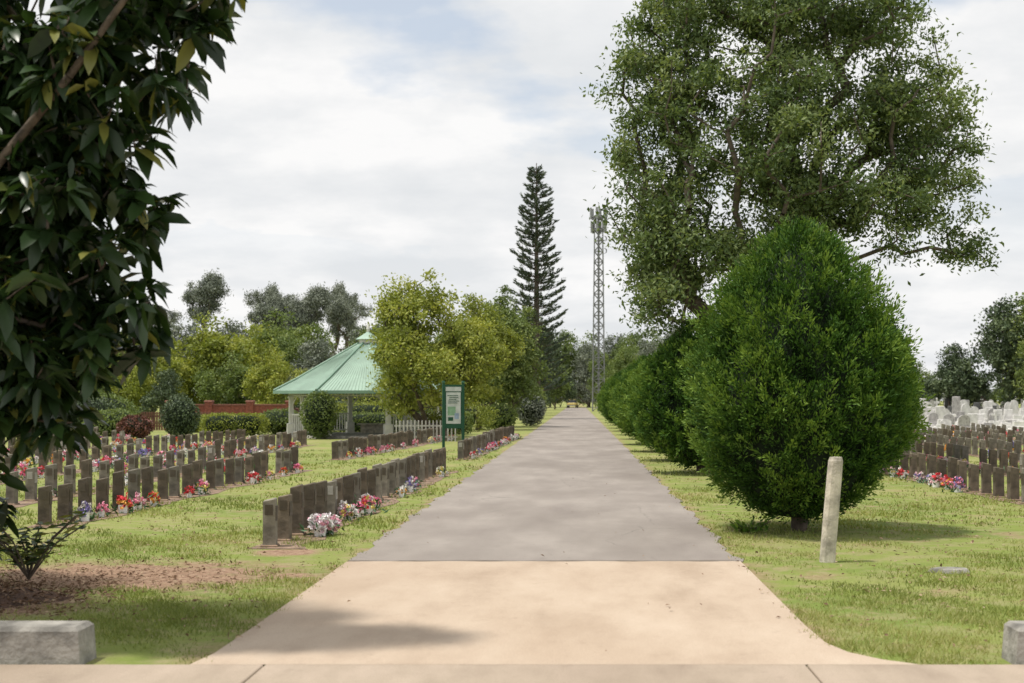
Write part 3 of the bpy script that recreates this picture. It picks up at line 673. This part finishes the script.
rings=[(-.05,.078),(.1,.076),(.5,.074),(.9,.072),(1.0,.07),(1.035,.058)]; k=12;V=[]
for z,r in rings:
    for i in range(k):
        a=i*2*math.pi/k; q=(abs(math.cos(a))**3+abs(math.sin(a))**3)**(-1/3); V.append((r*q*math.cos(a)+.085*max(z,0),r*q*math.sin(a),z+rng.uniform(-.003,.003)))
F=[(j*k+i,j*k+(i+1)%k,(j+1)*k+(i+1)%k,(j+1)*k+i) for j in range(len(rings)-1) for i in range(k)]
mb.add(V,F); mb.add(V[-k:],[list(range(k))]); obj('timber_bollard',mb.mesh('timber_bollard',[M_timber]),(2.46,14.05,0))

def tower():
    e=empty('telecom_tower',(2.9,200,0)); mb=MB(); H=27.5
    w=lambda z:.85-.3*z/H
    z=0; cs=[(-1,-1),(1,-1),(1,1),(-1,1)]
    while z<H-.1:
        z2=min(H,z+1.5)
        for i in range(4):
            a,b=cs[i],cs[(i+1)%4]
            p=lambda c,zz: (c[0]*w(zz),c[1]*w(zz),zz)
            mb.tubes([p(a,z)],[p(a,z2)],.09,.09,0,5)
            mb.tubes([p(a,z),p(b,z)],[p(b,z2),p(a,z2)],.045,.045,0,4); mb.tubes([p(a,z2)],[p(b,z2)],.045,.045,0,4)
        z=z2
    mb.box((0,0,H/2),(.3,.12,H),0)
    obj('lattice_mast',mb.mesh('lattice_mast',[M_metal]),parent=e)
    mb=MB()
    for zz,r in((27.8,1.15),(25.9,1.05)):
        mb.tubes([(r*math.cos(a),r*math.sin(a),zz-.5) for a in np.arange(6)*1.047],[(r*math.cos(a+1.047),r*math.sin(a+1.047),zz-.5) for a in np.arange(6)*1.047],.05,.05,0,4)
        for i in range(6):
            a=i*1.047+.3; mb.box((r*math.cos(a),r*math.sin(a),zz),(.2,.32,1.6),1,a,1,.02); mb.tubes([(0,0,zz-.5)],[(r*math.cos(a),r*math.sin(a),zz-.5)],.05,.05,0,4)
    mb.tubes([(0,0,27),(0,0,24)],[(0,0,29.4),(.9,-.6,24)],[.05,.05],[.03,.05],0,5)
    for zz in(22.5,24.2): mb.tubes([(.7,-.7,zz)],[(.85,-.95,zz)],.38,.38,1,10)
    obj('antennas',mb.mesh('antennas',[M_metal,simple('antenna_grey',(.3,.31,.32),.6)]),parent=e)
tower()
e=empty('parked_car',(-1.1,283,0)); e.rotation_euler=(0,0,1.45); mb=MB()
mb.box((0,0,.75),(3.9,1.7,.6),0,0,.97,.1); mb.box((.1,0,1.32),(2.4,1.5,.6),1,0,.82,.08); mb.box((.1,0,1.66),(1.9,1.2,.06),0,0,.95,.02)
mb.box((-1.97,0,.55),(.1,1.6,.2),2); mb.box((1.97,0,.55),(.1,1.6,.2),2)
obj('body',mb.mesh('car_body',[M_yellow,M_glass,M_metal]),parent=e)
mb=MB()
for x in(-1.25,1.25):
    for y in(-.86,.86): mb.tubes([(x,y-.1,.34)],[(x,y+.1,.34)],.34,.34,0,14); a=np.arange(14)*2*math.pi/14; mb.add([(x+.34*math.cos(t),y-.1,.34+.34*math.sin(t)) for t in a],[list(range(14))],0)
obj('wheels',mb.mesh('car_wheels',[M_tyre]),parent=e)

# ------------------------------------------------------------------ sky and sun
EL,AZ=math.radians(71),math.radians(258)
w=bpy.data.worlds.new('World'); S.world=w; w.use_nodes=True; nt=w.node_tree; nt.nodes.clear()
out=N(nt,'ShaderNodeOutputWorld'); sky=N(nt,'ShaderNodeTexSky',sky_type='NISHITA'); sky.sun_disc=False; sky.sun_elevation=EL; sky.sun_rotation=AZ
b1=N(nt,'ShaderNodeBackground'); b1.inputs[1].default_value=.12
sk=mixc(nt,.55,sky.outputs[0],(6.6,7.1,7.7)); nt.links.new(sk,b1.inputs[0])
tc=N(nt,'ShaderNodeTexCoord'); sx=N(nt,'ShaderNodeSeparateXYZ'); nt.links.new(tc.outputs['Generated'],sx.inputs[0])
zz=math_(nt,'ADD',math_(nt,'MAXIMUM',sx.outputs[2],0.),.22)
cb=N(nt,'ShaderNodeCombineXYZ'); nt.links.new(math_(nt,'DIVIDE',sx.outputs[0],zz),cb.inputs[0]); nt.links.new(math_(nt,'DIVIDE',sx.outputs[1],zz),cb.inputs[1]); cb.inputs[2].default_value=3.3
n1=noise(nt,cb.outputs[0],1.5,6,.55); n2=noise(nt,cb.outputs[0],2.9,6,.55)
cl=ramp(nt,n2,[(.33,(.78,.80,.82)),(.47,(.86,.87,.88)),(.6,(.97,.965,.96))])
b2=N(nt,'ShaderNodeBackground'); nt.links.new(cl,b2.inputs[0]); b2.inputs[1].default_value=1.
fac=ramp(nt,n1,[(.36,.15),(.45,1.)])
hzn=math_(nt,'SUBTRACT',1.5,math_(nt,'MULTIPLY',sx.outputs[2],6.),True); fac=math_(nt,'MAXIMUM',fac,hzn)
mx=N(nt,'ShaderNodeMixShader'); nt.links.new(fac,mx.inputs[0]); nt.links.new(b1.outputs[0],mx.inputs[1]); nt.links.new(b2.outputs[0],mx.inputs[2]); nt.links.new(mx.outputs[0],out.inputs[0])
sd=bpy.data.lights.new('sun','SUN'); sd.energy=3.9; sd.angle=math.radians(4); sd.color=(1,.95,.87)
so=bpy.data.objects.new('sun',sd); S.collection.objects.link(so)
dv=Vector((math.cos(EL)*math.sin(AZ),math.cos(EL)*math.cos(AZ),math.sin(EL))); so.rotation_euler=dv.to_track_quat('Z','Y').to_euler(); so.location=(-20,0,40)

cd=bpy.data.cameras.new('camera'); co=bpy.data.objects.new('camera',cd); S.collection.objects.link(co)
co.location=(0,0,1.6); co.rotation_euler=(math.radians(90),0,0); cd.lens=50; cd.sensor_width=36; cd.shift_x=-66/1024; cd.shift_y=58.5/1024
cd.clip_end=6000; cd.dof.use_dof=True; cd.dof.focus_distance=20; cd.dof.aperture_fstop=2.8
S.camera=co
